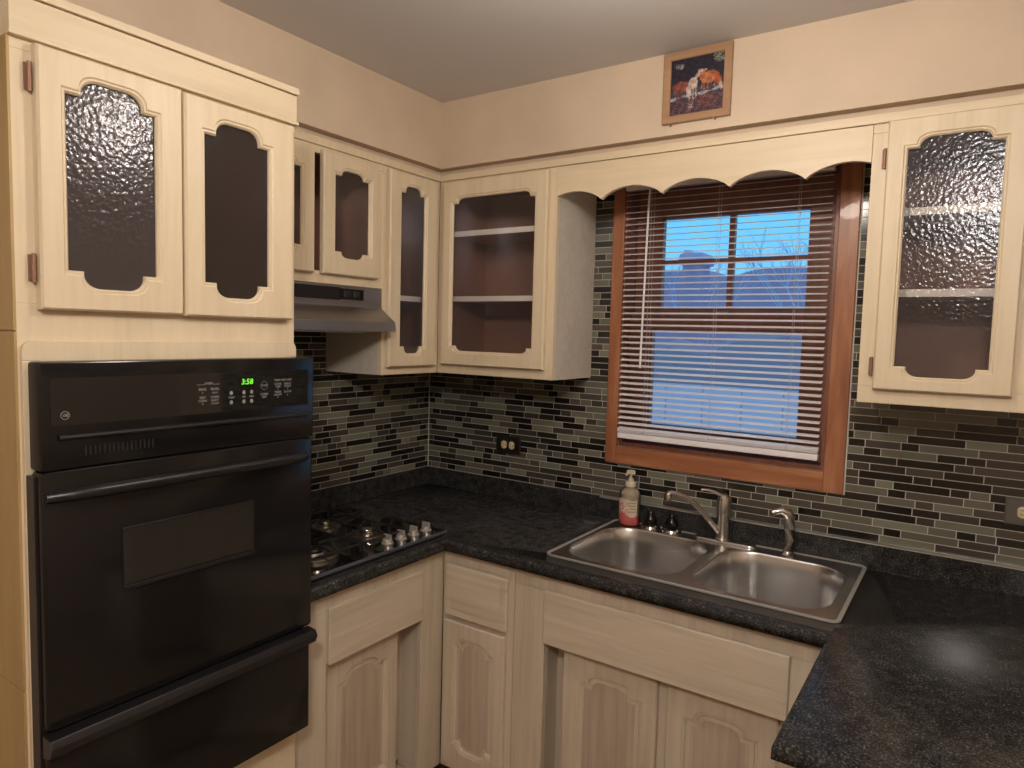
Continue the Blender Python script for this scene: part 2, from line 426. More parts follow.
# oven surround board with rounded top corners
pts = [(.004, .10), (W-.001, .10), (W-.001, 1.545)] + [(W-.019+.018*math.cos(a), 1.547+.018*math.sin(a)) for a in (0, .5, 1.0, PI/2)] + [(.022-.018*math.cos(a), 1.547+.018*math.sin(a)) for a in (PI/2, 1.0, .5, 0)]
ih = [(.030, .575), (W-.030, .575), (W-.030, 1.49), (.030, 1.49)]
b = MB()
b.box(.004, .030, -.011, 0, .10, 1.53); b.box(W-.030, W-.001, -.011, 0, .10, 1.53); b.box(.030, W-.030, -.011, 0, .10, .560)
tp = [(.030, 1.49), (W-.030, 1.49), (W-.030, 1.53), (W-.001, 1.53), (W-.001, 1.547)] + [(W-.019+.018*math.cos(a), 1.549+.018*math.sin(a)) for a in (.4, .8, 1.2, PI/2)] + [(.022-.018*math.cos(a), 1.549+.018*math.sin(a)) for a in (PI/2, 1.2, .8, .4)] + [(.004, 1.547), (.004, 1.53), (.030, 1.53)]
b.loft([[(u, -.011, z) for u, z in tp], [(u, 0, z) for u, z in tp]])
b.build('oven_surround', M['wood'], oc, bevel=.0015)
b = MB()
b.box(0.002, .017, .02, DO-.002, 0.0, 2.175); b.box(W-.015, W, .02, DO-.002, 0, 2.175)
b.box(.017, W-.015, .02, DO-.002, 1.565, 1.58); b.box(.017, W-.015, .02, DO-.002, 2.16, 2.175); b.box(.017, W-.015, .02, DO-.002, .53, .545)
b.build('carcass', M['wood'], oc)
b = MB().box(.017, .0185, .021, DO-.01, 1.58, 2.16).box(W-.0165, W-.015, .021, DO-.01, 1.58, 2.16).box(.0185, W-.0165, DO-.02, DO-.01, 1.58, 2.16).box(.0185, W-.0165, .021, DO-.02, 1.58, 1.583)
b.build('lining', M['inside'], oc)
b = MB()
for z0, z1 in ((0, .905), (.907, 1.583), (1.585, 2.106)): b.box(-.004, .002, .0, DO-.002, z0, z1)
tag(b.build('side_panel', M['golden'], oc, bevel=.0012), 'golden unpainted wood side panel')
b = MB()
b.box(-.002, W+.000, -.010, .02, 2.1075, 2.175)
b.box(-.004, W+.003, -.014, .02, 2.104, 2.113)
b.box(-.004, W+.003, -.016, .10, 2.1765, 2.193)
b.build('crown', M['woodh'], oc, bevel=.002)
def U(y): return y-YO0
door(oc, U(-1.826), U(-1.554), 1.6245, 2.098, -.024, .022, (U(-1.7775), U(-1.609), 1.700, 2.026), hinge=[(-1, 2.04), (-1, 1.70)], gm='pebble')
door(oc, U(-1.549), U(-1.270), 1.6225, 2.096, -.024, .022, (U(-1.501), U(-1.337), 1.699, 2.022), gm='pebble_dark')

# ---- wall oven
ov = tag(empty('wall_oven', (DO+.011, YO0, .567), PI/2), 'black built-in wall oven with green clock, window door and lower broiler drawer', 'oven')
yy = -.050
MB().box(.034, W-.034, -.012, .50, .575, 1.488).build('oven_body', M['blackm'], ov)
def plate(u0, u1, z0, z1, y0, y1, r=.012, bev=.006):
    o = MB(); R = []
    for (y, ins) in ((y1, 0), (y0+bev, 0), (y0+bev*.35, bev*.3), (y0, bev)):
        R.append([(p[0], y, p[1]) for p in rrect(u0+ins, u1-ins, z0+ins, z1-ins, max(r-ins, .002), 5)])
    return o.loft(R)
MB().box(.0045, W-.001, -.034, -.0005, .580, 1.320).build('side_flange', M['blackm'], ov, bevel=.002)
cp = plate(.0085, W+.013, 1.3295, 1.530, yy, -.0125, .007, .004).build('control_panel', M['black'], ov)
MB().box(.028, W-.006, yy-.0012, yy+.001, 1.412, 1.500).build('control_glass', M['blackglass'], cp, loc=(0, 0, 0))
b = MB()
R = [[(u, yy+.001-d, z) for u, z in ((.045, 1.366), (.045, 1.374+0*d))] for d in (0, .01)]
b.tube([(.040, yy-.002, 1.390), (W-.008, yy-.002, 1.388)], .0055, 10)
b.build('vent_trim', M['blackm'], cp, loc=(0, 0, 0))
b = MB()
for i in range(16): b.box(.085+i*.0085, .088+i*.0085, yy-.0004, yy+.001, 1.352, 1.370)
b.build('vent_slots', M['grate'], cp, loc=(0, 0, 0))
# writing on the panel
b = MB(); yt = yy-.0016
def put(txt, size, u, z, mb, bold=False, shear=0):
    v, f = text_verts(txt, size, bold, shear); mb.add([(u+p[0], yt, z+p[1]) for p in v], f)
def line(mb, u0, u1, z, t=.0008): mb.box(u0, u1, yt-.0002, yt, z-t/2, z+t/2)
ZO = -.0155
def pz(txt, size, u, z): put(txt, size, u, z+ZO, b, True)
pz('OVEN', .0072, .3365, 1.4925); line(b, .309, .327, 1.4905+ZO); line(b, .346, .362, 1.4905+ZO)
for t1, u, z in (('BAKE', .322, 1.480), ('BROIL', .351, 1.480), ('SELF', .322, 1.462), ('OVEN', .351, 1.462)): pz(t1, .0075, u, z)
pz('HI/LO', .0055, .351, 1.472); pz('CLEAN', .0065, .322, 1.455); pz('LIGHT', .0065, .351, 1.455)
pz('•', .010, .322, 1.472); pz('•', .010, .322, 1.448); pz('ON/OFF', .0052, .351, 1.448)
for u, t1 in ((.391, 'TEMP'), (.423, 'HR'), (.443, 'MIN')):
    for zz in (1.4685, 1.4475):
        b.add([(u+.0042*math.cos(2*PI*i/14), yt, zz+ZO+.0048*math.sin(2*PI*i/14)) for i in range(14)], [list(range(14))])
    pz(t1, .0066, u, 1.458)
pz('START', .0072, .477, 1.4815); pz('CLEAR', .0072, .477, 1.4610); pz('OFF', .0072, .477, 1.4540)
n = 20
b.add([(.477+r*math.cos(2*PI*i/n), yt, 1.4815+ZO+r*1.1*math.sin(2*PI*i/n)) for r in (.0092, .0086) for i in range(n)], [[i, (i+1) % n, n+(i+1) % n, n+i] for i in range(n)])
pz('TIMED FEATURES', .0064, .5295, 1.4925)
pz('COOK', .0068, .515, 1.4835); pz('TIME', .0068, .515, 1.477); pz('DELAY', .0068, .543, 1.4835); pz('START', .0068, .543, 1.477)
pz('TIMER', .0068, .515, 1.464); pz('ON/OFF', .006, .515, 1.4575); pz('CLOCK', .0068, .543, 1.464)
for u, z in ((.515, 1.4710), (.543, 1.4710), (.515, 1.4515), (.543, 1.4555)): pz('•', .010, u, z)
tag(b.build('button_legends', M['legend'], cp, loc=(0, 0, 0), fix=False), kind='stuff')
b = MB(); put('3:58', .0178, .4315, 1.4765, b, True, .12)
tag(b.build('clock_digits', M['green'], cp, loc=(0, 0, 0), fix=False), 'glowing green 3:58 clock digits')
b = MB(); n = 28
b.add([(.0515+r*math.cos(2*PI*i/n), yt, 1.431+r*math.sin(2*PI*i/n)) for r in (.0078, .0067) for i in range(n)], [[i, (i+1) % n, n+(i+1) % n, n+i] for i in range(n)])
put('GE', .0075, .0515, 1.431, b, True, .3)
b.build('round_emblem', M['legend'], cp, loc=(0, 0, 0), fix=False)
# door
od = plate(.010, W+.010, .838, 1.3285, yy, -.0125, .010, .005).build('door', M['black'], ov)
MB().box(.153, .447, yy-.0012, yy+.002, 1.080, 1.194).build('window', M['ovenwin'], od, bevel=.001, loc=(0, 0, 0))
b = MB().box(.150, .150+.003, yy-.0022, yy+.001, 1.074, 1.197).box(.447, .450, yy-.0022, yy+.001, 1.074, 1.197).box(.153, .447, yy-.0022, yy+.001, 1.1945, 1.1975).box(.150, .450, yy-.004, yy+.001, 1.070, 1.0785)
b.build('window_bead', M['blackm'], od, bevel=.001, loc=(0, 0, 0))
R = []
for i in range(21):
    t = i/20; u = .016+t*(W-.024); e = min(1, min(t, 1-t)/.14); e = math.sin(e*PI/2)
    yo = yy-.004-.026*e; zc = 1.281+.004*e; h = .0125-.002*(1-e)
    R.append([(u, yo-.006, zc+h*.3), (u, yo-.002, zc+h*.8), (u, yo+.008, zc+h), (u, yo+.012, zc+h*.2), (u, yo+.010, zc-h*.8), (u, yo+.001, zc-h*.9), (u, yo-.005, zc-h*.3)])
MB().loft(R).build('handle', M['blackm'], od, loc=(0, 0, 0), smooth=60)
dr = plate(.010, W+.003, .567, .824, yy, -.0125, .005, .003).build('drawer', M['black'], ov)
MB().loft([[(u, p[0], p[1]) for p in ((yy-.030, .818), (yy-.022, .832), (yy+.01, .834), (yy+.01, .790), (yy-.004, .792), (yy-.022, .800))] for u in (.006, W+.006)]).build('drawer_pull', M['blackm'], dr, bevel=.002, loc=(0, 0, 0))

# ---- hood cabinet (above the range hood)
Y0 = -1.249
hc = tag(empty('wall_cabinet', (DU, Y0+.0005, 1.750), PI/2), 'short cream wall cabinet above the range hood, doors slightly ajar gap between', 'cabinet')
U = lambda y: y-Y0
hollow(hc, -.6105-Y0, DU-.002, 1.750, 2.184, [(U(-1.16), U(-.655), 1.79, 2.165)])
door(hc, U(-1.215), U(-.9275), 1.781, 2.172, -.022, .020, (U(-1.170), U(-.977), 1.862, 2.100), rise=.022)
door(hc, U(-.893), U(-.648), 1.781, 2.172, -.022, .020, (U(-.841), U(-.690), 1.858, 2.103), rise=.020)
# ---- corner cabinet on the left wall
cc = tag(empty('wall_cabinet', (DU, -.610, ZB), PI/2), 'narrow-doored cream corner wall cabinet right of the range hood', 'cabinet')
U = lambda y: y+.610
hollow(cc, .610-DU-.001, DU-.002, ZB, 2.184, [(U(-.57), U(-.345), 1.485, 2.155)], side=M['graypanel'], shelves=(1.725,))
door(cc, U(-.592), U(-.337), 1.470, 2.175, -.022, .020, (U(-.532), U(-.403), 1.545, 2.104), rise=.026, sh=.022, arc=.024)
# ---- back-wall left cabinet
bl = tag(empty('wall_cabinet', (DU+.0005, -DU, ZB)), 'cream wall cabinet with wide glass door left of the window', 'cabinet')
U = lambda x: x-DU
hollow(bl, .833-DU-.0005, DU-.0065, ZB, 2.184, [(U(.35), U(.79), 1.487, 2.16)], side=M['graypanel'], shelves=(1.733, 1.984))
door(bl, U(.332), U(.803), 1.476, 2.176, -.022, .020, (U(.381), U(.751), 1.551, 2.090), rise=.020, sh=.022, arc=.026)
# ---- right cabinet
rc = tag(empty('wall_cabinet', (1.8075, -DU, ZB)), 'cream wall cabinet with pebbled glass door right of the window', 'cabinet')
U = lambda x: x-1.8075
hollow(rc, .50, DU-.0065, ZB, 2.184, [(U(1.86), U(2.135), 1.487, 2.16)], shelves=(1.738, 1.952))
door(rc, U(1.845), U(2.150), 1.479, 2.184, -.022, .020, (U(1.893), U(2.099), 1.543, 2.106), rise=.026, hinge=[(-1, 2.09), (-1, 1.54)], gm='pebble_clear')

# ---- valance
b = MB(); pts = []
x0, x1 = .834, 1.807; cus = [1.004-.213, 1.004, 1.217, 1.430, 1.643, 1.856]
xs = []
for k in range(5):
    for i in range(17):
        t = i/16; x = cus[k]+.213*t
        if x0 <= x <= x1:
            zz = 2.058+.036*math.sin(PI*t)**.72
            if not xs or x > xs[-1][0]+1e-6: xs.append((x, zz))
xs = [(x0, 2.058+.036*math.sin(PI*(x0-cus[0])/.213)**.72)]+[p for p in xs if p[0] > x0+1e-4]
xs.append((x1, 2.058+.036*math.sin(PI*(x1-cus[4])/.213)**.72))
vs = []
for x, z in xs: vs += [(x, -.303, z), (x, -.303, 2.1825), (x, -.286, z), (x, -.286, 2.1825)]
fs = []
for i in range(len(xs)-1):
    a = 4*i; c = a+4
    fs += [(a, c, c+1, a+1), (a+2, a+3, c+3, c+2), (a, a+2, c+2, c), (a+1, c+1, c+3, a+3)]
fs += [(0, 1, 3, 2), (4*len(xs)-4, 4*len(xs)-2, 4*len(xs)-1, 4*len(xs)-3)]
va = b.add(vs, fs).build('scalloped_valance', M['woodh'], smooth=25)
tag(va, 'cream wooden valance with scalloped lower edge across the window top', 'valance')

# ------------------------------------------------------------------ range hood
rh = tag(empty('range_hood', (0.008, -1.248, 1.600)), 'stainless under-cabinet range hood over the cooktop with black control strip', 'range hood')
hw = .637
prof = [(.0, 1.7485), (.294, 1.7485), (.294, 1.680), (.362, 1.630), (.366, 1.597), (.0, 1.597)]
MB().loft([[(p[0]-.0, u, p[1]) for p in prof] for u in (0.0, hw)]).build('hood_body', M['hoodsteel'], rh, bevel=.002)
hs = MB().box(.2942, .2975, .0, .44, 1.700, 1.742).build('control_strip', M['blackm'], rh, bevel=.001)
hp = MB().box(.2942, .2985, .435, .545, 1.703, 1.739).build('switch_plate', M['black'], rh, bevel=.001)
for u in (.468, .512):
    MB().loft([[(.2986, u-.014, 1.710), (.2986, u+.014, 1.710), (.2986, u+.014, 1.732), (.2986, u-.014, 1.732)], [(.3040, u-.011, 1.712), (.3040, u+.011, 1.712), (.301, u+.011, 1.730), (.301, u-.011, 1.730)]]).build('switch', M['blackm'], hp, loc=(0, 0, 0), bevel=.0008)
MB().box(.06, .31, .05, .55, 1.592, 1.597).build('grease_filter', M['satin'], rh, bevel=.001)

# ------------------------------------------------------------------ worktop
YP = -1.166
UO = [(.0, .0), (.0, -1.2485), (DC, -1.2485), (DC, -DC), (1.818, -DC), (1.818, YP), (2.56, YP), (2.56, .0)]
def offs(poly, d):
    out = []; n = len(poly)
    for i in range(n):
        p0, p1, p2 = poly[i-1], poly[i], poly[(i+1) % n]
        def nrm(a, b):
            l = math.hypot(b[0]-a[0], b[1]-a[1]); return (-(b[1]-a[1])/l, (b[0]-a[0])/l)
        n1, n2 = nrm(p0, p1), nrm(p1, p2)
        out.append((p1[0]+(n1[0]+n2[0])*d, p1[1]+(n1[1]+n2[1])*d))
    return out
def shrink(poly, d):
    # polygon runs counter-clockwise => inner normal is to the left
    q = offs(poly, d); return [(max(0.0005, x) if px == 0 else x, min(-.0005, y) if py == 0 else y) for (x, y), (px, py) in zip(q, poly)]
SX0, SX1, SY0, SY1 = .975, 1.834, -.5565, -.0255
cut_s = rrect(SX0+.012, SX1-.014, SY0+.012, SY1-.012, .02)
CX0, CX1, CY0, CY1 = .075, .585, -1.19, -.560
cut_c = rrect(CX0+.012, CX1-.012, CY0+.012, CY1-.012, .01)
wt = MB(); rings = []
for d, z in ((0, TB), (0, .890), (.0015, .896), (.005, .9015), (.012, ZW)):
    rings.append([(x, y, z) for x, y in shrink(UO, d)])
wt.loft(rings, cap0=False, cap1=False)
v, f = fillpoly([(p[0], p[1]) for p in rings[-1]], [cut_s, cut_c], ZW); wt.add(v, f)
v, f = fillpoly([(p[0], p[1]) for p in rings[0]], [cut_s, cut_c], TB); wt.add(v, f)
for c in (cut_s, cut_c): wt.loft([[(*p, TB) for p in c], [(*p, ZW) for p in c]], cap0=False, cap1=False)
bm_w = wt.build('worktop', M['granite'], smooth=35)
mm = bm_w.data; bm = bmesh.new(); bm.from_mesh(mm); bmesh.ops.remove_doubles(bm, verts=bm.verts, dist=1e-5); bmesh.ops.recalc_face_normals(bm, faces=bm.faces); bm.to_mesh(mm); bm.free()
tag(bm_w, 'U-shaped speckled black granite tile worktop with seams along three walls', 'worktop')
b = MB().box(.0065, .024, -1.2485, -.0065, ZW, .983).box(.024, 2.56, -.024, -.0065, ZW, .983)
bs = tag(b.build('granite_upstand', M['granite'], bevel=.002), 'low black granite upstand strip along the back of the worktop', 'upstand')
b = MB().box(.90, 2.56, -.0255, -.0235, .9795, .9850).box(.90, 2.56, -.0255, -.007, .9832, .9850)
tag(b.build('edge_strip', M['strip'], bs, loc=(0, 0, 0)), 'thin bright metal edge strip')

# ------------------------------------------------------------------ base cabinets
def slab(parent, name, u0, u1, z0, z1, y0, y1, mat, bev=.004): return MB().box(u0, u1, y0, y1, z0, z1).build(name, mat, parent, bevel=bev)
# under the cooktop
bc = tag(empty('base_cabinet', (FB, -1.249, 0), PI/2), 'cream base cabinet under the cooktop with wide false drawer front over one door', 'cabinet')
U = lambda y: y+1.249
w = 1.249-FB-.001
b = MB(); b.box(0, w, 0, .019, .815, TB-.0005)
b.box(0, U(-1.121), 0, .019, .10, .815); b.box(U(-.722), w, 0, .019, .10, .815); b.box(U(-1.121), U(-.722), 0, .019, .658, .815); b.box(U(-1.121), U(-.722), 0, .019, .10, .14)
b.build('face_frame', M['lwood'], bc, bevel=.002)
MB().box(0, w, -.004, 0, .850, TB-.0005).build('top_rail', M['lwoodh'], bc, bevel=.002)
b = MB().box(0, .015, .02, .58, .10, .865).box(w-.015, w, .02, .58, .10, .865).box(.015, w-.015, .02, .58, .10, .115).box(.015, w-.015, .574, .58, .115, .865).box(.0, w, .06, .075, 0, .10)
b.box(U(-.722), U(-.713), .0193, .10, .12, .81); b.box(U(-1.130), U(-1.121), .0193, .050, .12, .81); b.box(U(-.83), U(-.722), .090, .10, .14, .81); b.build('carcass', M['lwood'], bc)
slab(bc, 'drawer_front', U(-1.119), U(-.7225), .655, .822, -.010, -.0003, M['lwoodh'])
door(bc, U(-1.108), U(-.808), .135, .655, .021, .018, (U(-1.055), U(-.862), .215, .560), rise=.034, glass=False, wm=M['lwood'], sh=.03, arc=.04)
# narrow corner unit
nc = tag(empty('base_cabinet', (FB+.0012, -FB, 0)), 'narrow cream base cabinet in the corner with one small drawer above one door', 'cabinet')
U = lambda x: x-FB
w = .905-FB-.0015
MB().box(0, w, 0, .019, .10, TB-.0005).build('face_frame', M['lwood'], nc, bevel=.001)
MB().box(.007, w, -.004, 0, .850, TB-.0005).build('top_rail', M['lwoodh'], nc, bevel=.002)
MB().box(0, .015, .02, .58, .10, .865).box(w-.015, w, .02, .58, .10, .865).box(.015, w-.015, .02, .58, .10, .115).box(0, w, .06, .075, 0, .10).build('carcass', M['lwood'], nc)
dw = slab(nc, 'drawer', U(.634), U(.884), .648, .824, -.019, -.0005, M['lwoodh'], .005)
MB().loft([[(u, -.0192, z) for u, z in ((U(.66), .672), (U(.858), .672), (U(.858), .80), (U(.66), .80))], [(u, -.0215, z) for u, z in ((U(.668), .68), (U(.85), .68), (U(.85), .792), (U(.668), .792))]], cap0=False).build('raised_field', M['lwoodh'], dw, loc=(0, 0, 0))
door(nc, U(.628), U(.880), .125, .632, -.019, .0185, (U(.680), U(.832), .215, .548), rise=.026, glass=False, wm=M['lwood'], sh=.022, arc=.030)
# sink base
sb = tag(empty('base_cabinet', (.906, -FB, 0)), 'cream sink base cabinet with long false drawer front over two doors', 'cabinet')
U = lambda x: x-.906
w = 1.846-.906
b = MB(); b.box(0, w, 0, .019, .815, TB-.0005); b.box(0, U(1.019), 0, .019, .10, .815); b.box(U(1.737), w, 0, .019, .10, .815)
b.box(U(1.019), U(1.737), 0, .019, .652, .815); b.box(U(1.019), U(1.737), 0, .019, .10, .14)
b.build('face_frame', M['lwood'], sb, bevel=.002)
MB().box(0, w, -.004, 0, .850, TB-.0005).build('top_rail', M['lwoodh'], sb, bevel=.002)
b = MB().box(0, .015, .02, .58, .10, .865).box(w-.015, w, .02, .58, .10, .865).box(.015, w-.015, .02, .58, .10, .115).box(0, w, .06, .075, 0, .10)
b.box(U(1.010), U(1.019), .0193, .10, .12, .81); b.box(U(1.737), U(1.746), .0193, .050, .12, .81); b.box(U(1.019), U(1.10), .090, .10, .14, .81); b.box(U(1.375), U(1.420), .040, .050, .14, .84); b.box(U(1.705), U(1.737), .040, .050, .14, .81)
b.build('carcass', M['lwood'], sb)
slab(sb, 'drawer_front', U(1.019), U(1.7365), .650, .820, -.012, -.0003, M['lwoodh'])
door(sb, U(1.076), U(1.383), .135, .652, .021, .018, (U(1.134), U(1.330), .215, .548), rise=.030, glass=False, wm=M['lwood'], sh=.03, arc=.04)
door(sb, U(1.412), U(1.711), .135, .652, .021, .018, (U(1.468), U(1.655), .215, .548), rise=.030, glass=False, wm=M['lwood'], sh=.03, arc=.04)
# peninsula base
pn = tag(empty('base_cabinet', (1.848, 0, 0)), 'cream base cabinet carrying the peninsula worktop on the right', 'cabinet')
b = MB().box(0, .66, YP+.03, -.03, .10, TB-.0005).box(.05, .62, YP+.08, -.03, 0, .10)
b.build('carcass', M['lwood'], pn, bevel=.002)
MB().box(.05, .61, YP+.014, YP+.0295, .14, .82).build('end_panel', M['lwood'], pn, bevel=.003)

# ------------------------------------------------------------------ sink
sk = tag(empty('double_sink', ((SX0+SX1)/2, (SY0+SY1)/2, ZW)), 'stainless steel double bowl drop-in sink under the window', 'sink')
def SL(p): return (p[0]-sk.location.x, p[1]-sk.location.y, p[2]-sk.location.z)
bas = [(1.000, 1.384, -.520, -.100, .105), (1.418, 1.797, -.520, -.100, .105)]
m = MB(); zt = ZW+.0065
outer = rrect(SX0+.004, SX1-.004, SY0+.004, SY1-.004, .022, 6)
holes = [rrect(x0, x1, y0, y1, r, 12) for x0, x1, y0, y1, r in bas]
lip = rrect(SX0, SX1, SY0, SY1, .026, 6); lip2 = rrect(SX0+.011, SX1-.011, SY0+.011, SY1-.011, .016, 6)
v, f = fillpoly(lip2, holes, zt-.0030); m.add([SL(p) for p in v], f)
m.loft([[SL((*p, ZW+.0003)) for p in lip], [SL((*p, zt-.001)) for p in lip], [SL((*p, zt)) for p in outer], [SL((*p, zt-.0030)) for p in lip2]], cap0=False, cap1=False, mi=1)
m.build('rim', [M['steel'], M['strip']], sk, loc=(0, 0, 0), smooth=50)
for (x0, x1, y0, y1, r) in bas:
    R = []
    for ins, z, in ((0, zt-.0030), (.0025, zt-.004), (.005, zt-.009), (.008, ZW-.06), (.012, ZW-.145), (.018, ZW-.162), (.030, ZW-.173), (.046, ZW-.178)):
        R.append([SL((*p, z)) for p in rrect(x0+ins, x1-ins, y0+ins, y1-ins, max(r-ins*.55, .03), 12)])
    cx, cy = (x0+x1)/2, (y0+y1)/2+.02
    n = len(R[0])
    last = R[-1]
    for k in (.5, .25):
        ring_ = []
        for p in last:
            dx, dy = p[0]-(cx-sk.location.x), p[1]-(cy-sk.location.y); l = math.hypot(dx, dy)
            ring_.append((cx-sk.location.x+dx/l*.043*(k/.25)**.8, cy-sk.location.y+dy/l*.043*(k/.25)**.8, -.180-(.5-k)*.006))
        R.append(ring_)
    bo = MB().loft(R, cap0=False).build('bowl', M['steel'], sk, loc=(0, 0, 0), smooth=60, fix=True)
    q = MB().lathe(cx-sk.location.x, cy-sk.location.y, [(.040, -.1815), (.040, -.1790), (.034, -.1785), (.028, -.1800), (.008, -.1805), (.006, -.172), (.003, -.1705)], 24)
    q.build('drain', M['chrome'], bo, loc=(0, 0, 0))
# ---- faucet (own thing on the sink deck)
zd = zt-.0030
fc = tag(empty('kitchen_faucet', (1.390, -.060, zd+.0001)), 'satin single-lever kitchen faucet with low arched spout behind the sink', 'faucet')
esc = [(p[0]-1.39, p[1]+.060) for p in rrect(1.292, 1.505, -.083, -.037, .0225, 8)]
MB().loft([[(x, y, .0002) for x, y in esc], [(x, y, .003) for x, y in esc], [(x*.97, y*.88, .0085) for x, y in esc]]).build('deck_plate', M['steel'], fc, loc=(0, 0, 0))
MB().lathe(0, 0, [(.027, .009), (.027, .014), (.0235, .018), (.0225, .10), (.025, .103), (.026, .110), (.026, .138), (.0235, .154), (.014, .165), (.003, .168)], 28).build('body', M['satin'], fc, loc=(0, 0, 0))
P = [(-.008, -.008, .030), (-.030, -.030, .064), (-.055, -.053, .104), (-.080, -.075, .136), (-.105, -.096, .157), (-.128, -.116, .168), (-.142, -.128, .172), (-.150, -.134, .168)]
sp = MB().tube(P, [.012, .012, .0115, .011, .0105, .0105, .0105, .0105], 14, flat=.85).build('spout', M['satin'], fc, loc=(0, 0, 0), smooth=60)
MB().lathe(-.150, -.134, [(.0115, .147), (.0135, .150), (.0135, .166), (.011, .172)], 18).build('aerator', M['chrome'], sp, loc=(0, 0, 0))
MB().tube([(.004, .004, .150), (-.020, -.012, .168), (-.045, -.028, .178), (-.060, -.037, .180), (-.068, -.042, .179)], [.014, .012, .0085, .0065, .0045], 12, flat=.6).build('lever', M['satin'], fc, loc=(0, 0, 0), smooth=60)
# ---- sprayer
KS = 1.15
s_ = tag(empty('side_sprayer', (1.607, -.074, zd)), 'satin side sprayer standing upright right of the faucet', 'sprayer')
MB().lathe(0, 0, [(.023, .0003), (.023, .006), (.017, .012), (.014, .018)], 22).build('base', M['chrome'], s_, loc=(0, 0, 0))
MB().tube([(0, 0, .018), (0, 0, .05), (.001, .0, .09), (0, -.003, .125), (-.008, -.008, .143), (-.024, -.018, .149), (-.040, -.027, .143)], [.0150, .0150, .0165, .0185, .0185, .0135, .010], 16).build('wand', M['satin'], s_, loc=(0, 0, 0), smooth=60)
MB().tube([(-.038, -.026, .145), (-.048, -.032, .139)], [.0105, .010], 12).build('nozzle', M['chrome'], s_, loc=(0, 0, 0))
# ---- two small deck fixtures
for x, lab in ((1.128, 'small chrome based black deck knob directly right of the soap bottle'), (1.208, 'small chrome based black deck knob nearer the faucet')):
    k = tag(empty('deck_knob', (x, -.062, zd)), lab, 'knob', 'small knobs on the sink deck'); k.scale = (KS, KS, KS)
    MB().lathe(0, 0, [(.030, .0003), (.031, .005), (.029, .010), (.021, .014), (.017, .0155)], 26).build('base_ring', M['chrome'], k, loc=(0, 0, 0))
    MB().lathe(0, 0, [(.0195, .0155), (.021, .024), (.018, .036), (.012, .046), (.009, .055), (.004, .060)], 22).build('cap', M['black'], k, loc=(0, 0, 0))
# ---- soap bottle
so = tag(empty('soap_dispenser', (1.046, -.068, zd)), 'clear pump bottle of pink hand soap with a floral label', 'soap bottle'); so.scale = (1.25, 1.1, 1.07)
MB().lathe(0, 0, [(.027, .0004), (.031, .004), (.0315, .020), (.0315, .105), (.030, .117), (.022, .128), (.013, .134), (.012, .138)], 30).build('bottle', M['bottle'], so, loc=(0, 0, 0))
MB().lathe(0, 0, [(.025, .003), (.0295, .006), (.0300, .034), (.001, .034)], 26).build('liquid_soap', M['pinksoap'], so, loc=(0, 0, 0))
MB().lathe(0, 0, [(.0295, .0345), (.0295, .104), (.028, .115), (.020, .126), (.011, .132)], 26).build('clear_filling', M['airgap'], so, loc=(0, 0, 0))
lb = MB(); nu, nv = 40, 22
for i in range(nu):
    for j in range(nv):
        a0, a1 = [-2.75+k/nu*2.3 for k in (i, i+1)]; z0, z1 = [.020+k/nv*.075 for k in (j, j+1)]
        u, vv = (i+.5)/nu, (j+.5)/nv
        c = (.60, .50, .38)
        if vv < .30+.12*math.sin(u*6): c = (.52, .10, .10)
        for (fx, fy, fr_) in ((.30, .62, .17), (.62, .78, .09), (.18, .35, .12), (.55, .42, .10)):
            d = math.hypot((u-fx)*1.0, (vv-fy)*.9); th = math.atan2(vv-fy, u-fx)
            if fr_*.55 < d < fr_*(.85+.2*math.sin(6*th)): c = (.50, .13, .14)
            elif d < fr_*.5: c = (.62, .42, .34)
        if .66 < u < .92 and (vv*22 % 3) < 1 and vv > .35: c = (.30, .24, .20)
        r = .0319
        lb.add([(r*math.cos(a0), r*math.sin(a0), z0), (r*math.cos(a1), r*math.sin(a1), z0), (r*math.cos(a1), r*math.sin(a1), z1), (r*math.cos(a0), r*math.sin(a0), z1)], [(0, 1, 2, 3)], 0, c)
lb.build('floral_label', M['labelm'], so, loc=(0, 0, 0), fix=False)
b = MB().lathe(0, 0, [(.0155, .134), (.0155, .150), (.0145, .152), (.009, .154), (.009, .162), (.0045, .163), (.0045, .176), (.013, .178), (.0135, .188), (.009, .191)], 20)
b.tube([(0, 0, .184), (.0, -.02, .184), (0, -.036, .181)], [.006, .0055, .004], 10)
b.build('pump', M['pump'], so, loc=(0, 0, 0))
MB().tube([(0, 0, .135), (0, 0, .01)], .0035, 8).build('dip_tube', M['pump'], so, loc=(0, 0, 0))

# ------------------------------------------------------------------ cooktop
ct = tag(empty('gas_cooktop', ((CX0+CX1)/2, (CY0+CY1)/2, ZW)), 'black built-in cooktop with chrome burner rings and four knobs at its right', 'cooktop')
def CL(x, y): return (x-ct.location.x, y-ct.location.y)
def cring(ins, z, r=.018): return [(*CL(*p), z) for p in rrect(CX0+ins, CX1-ins, CY0+ins, CY1-ins, max(.004, r-ins), 5)]
MB().loft([cring(.014, -.03), cring(.014, .0003), cring(.002, .0003), cring(0, .003), cring(.0, .006), cring(.003, .0085), cring(.014, .0075), cring(.02, .0055)]).build('top_plate', M['blackglass'], ct, loc=(0, 0, 0))
x, _ = CL(CX1, 0); _, y0 = CL(0, CY0+.01); _, y1 = CL(0, CY1-.01)
MB().box(x-.005, x+.004, y0, y1, .0008, .0095).build('front_edge', M['edge'], ct, bevel=.0012, loc=(0, 0, 0))
zp = .0056
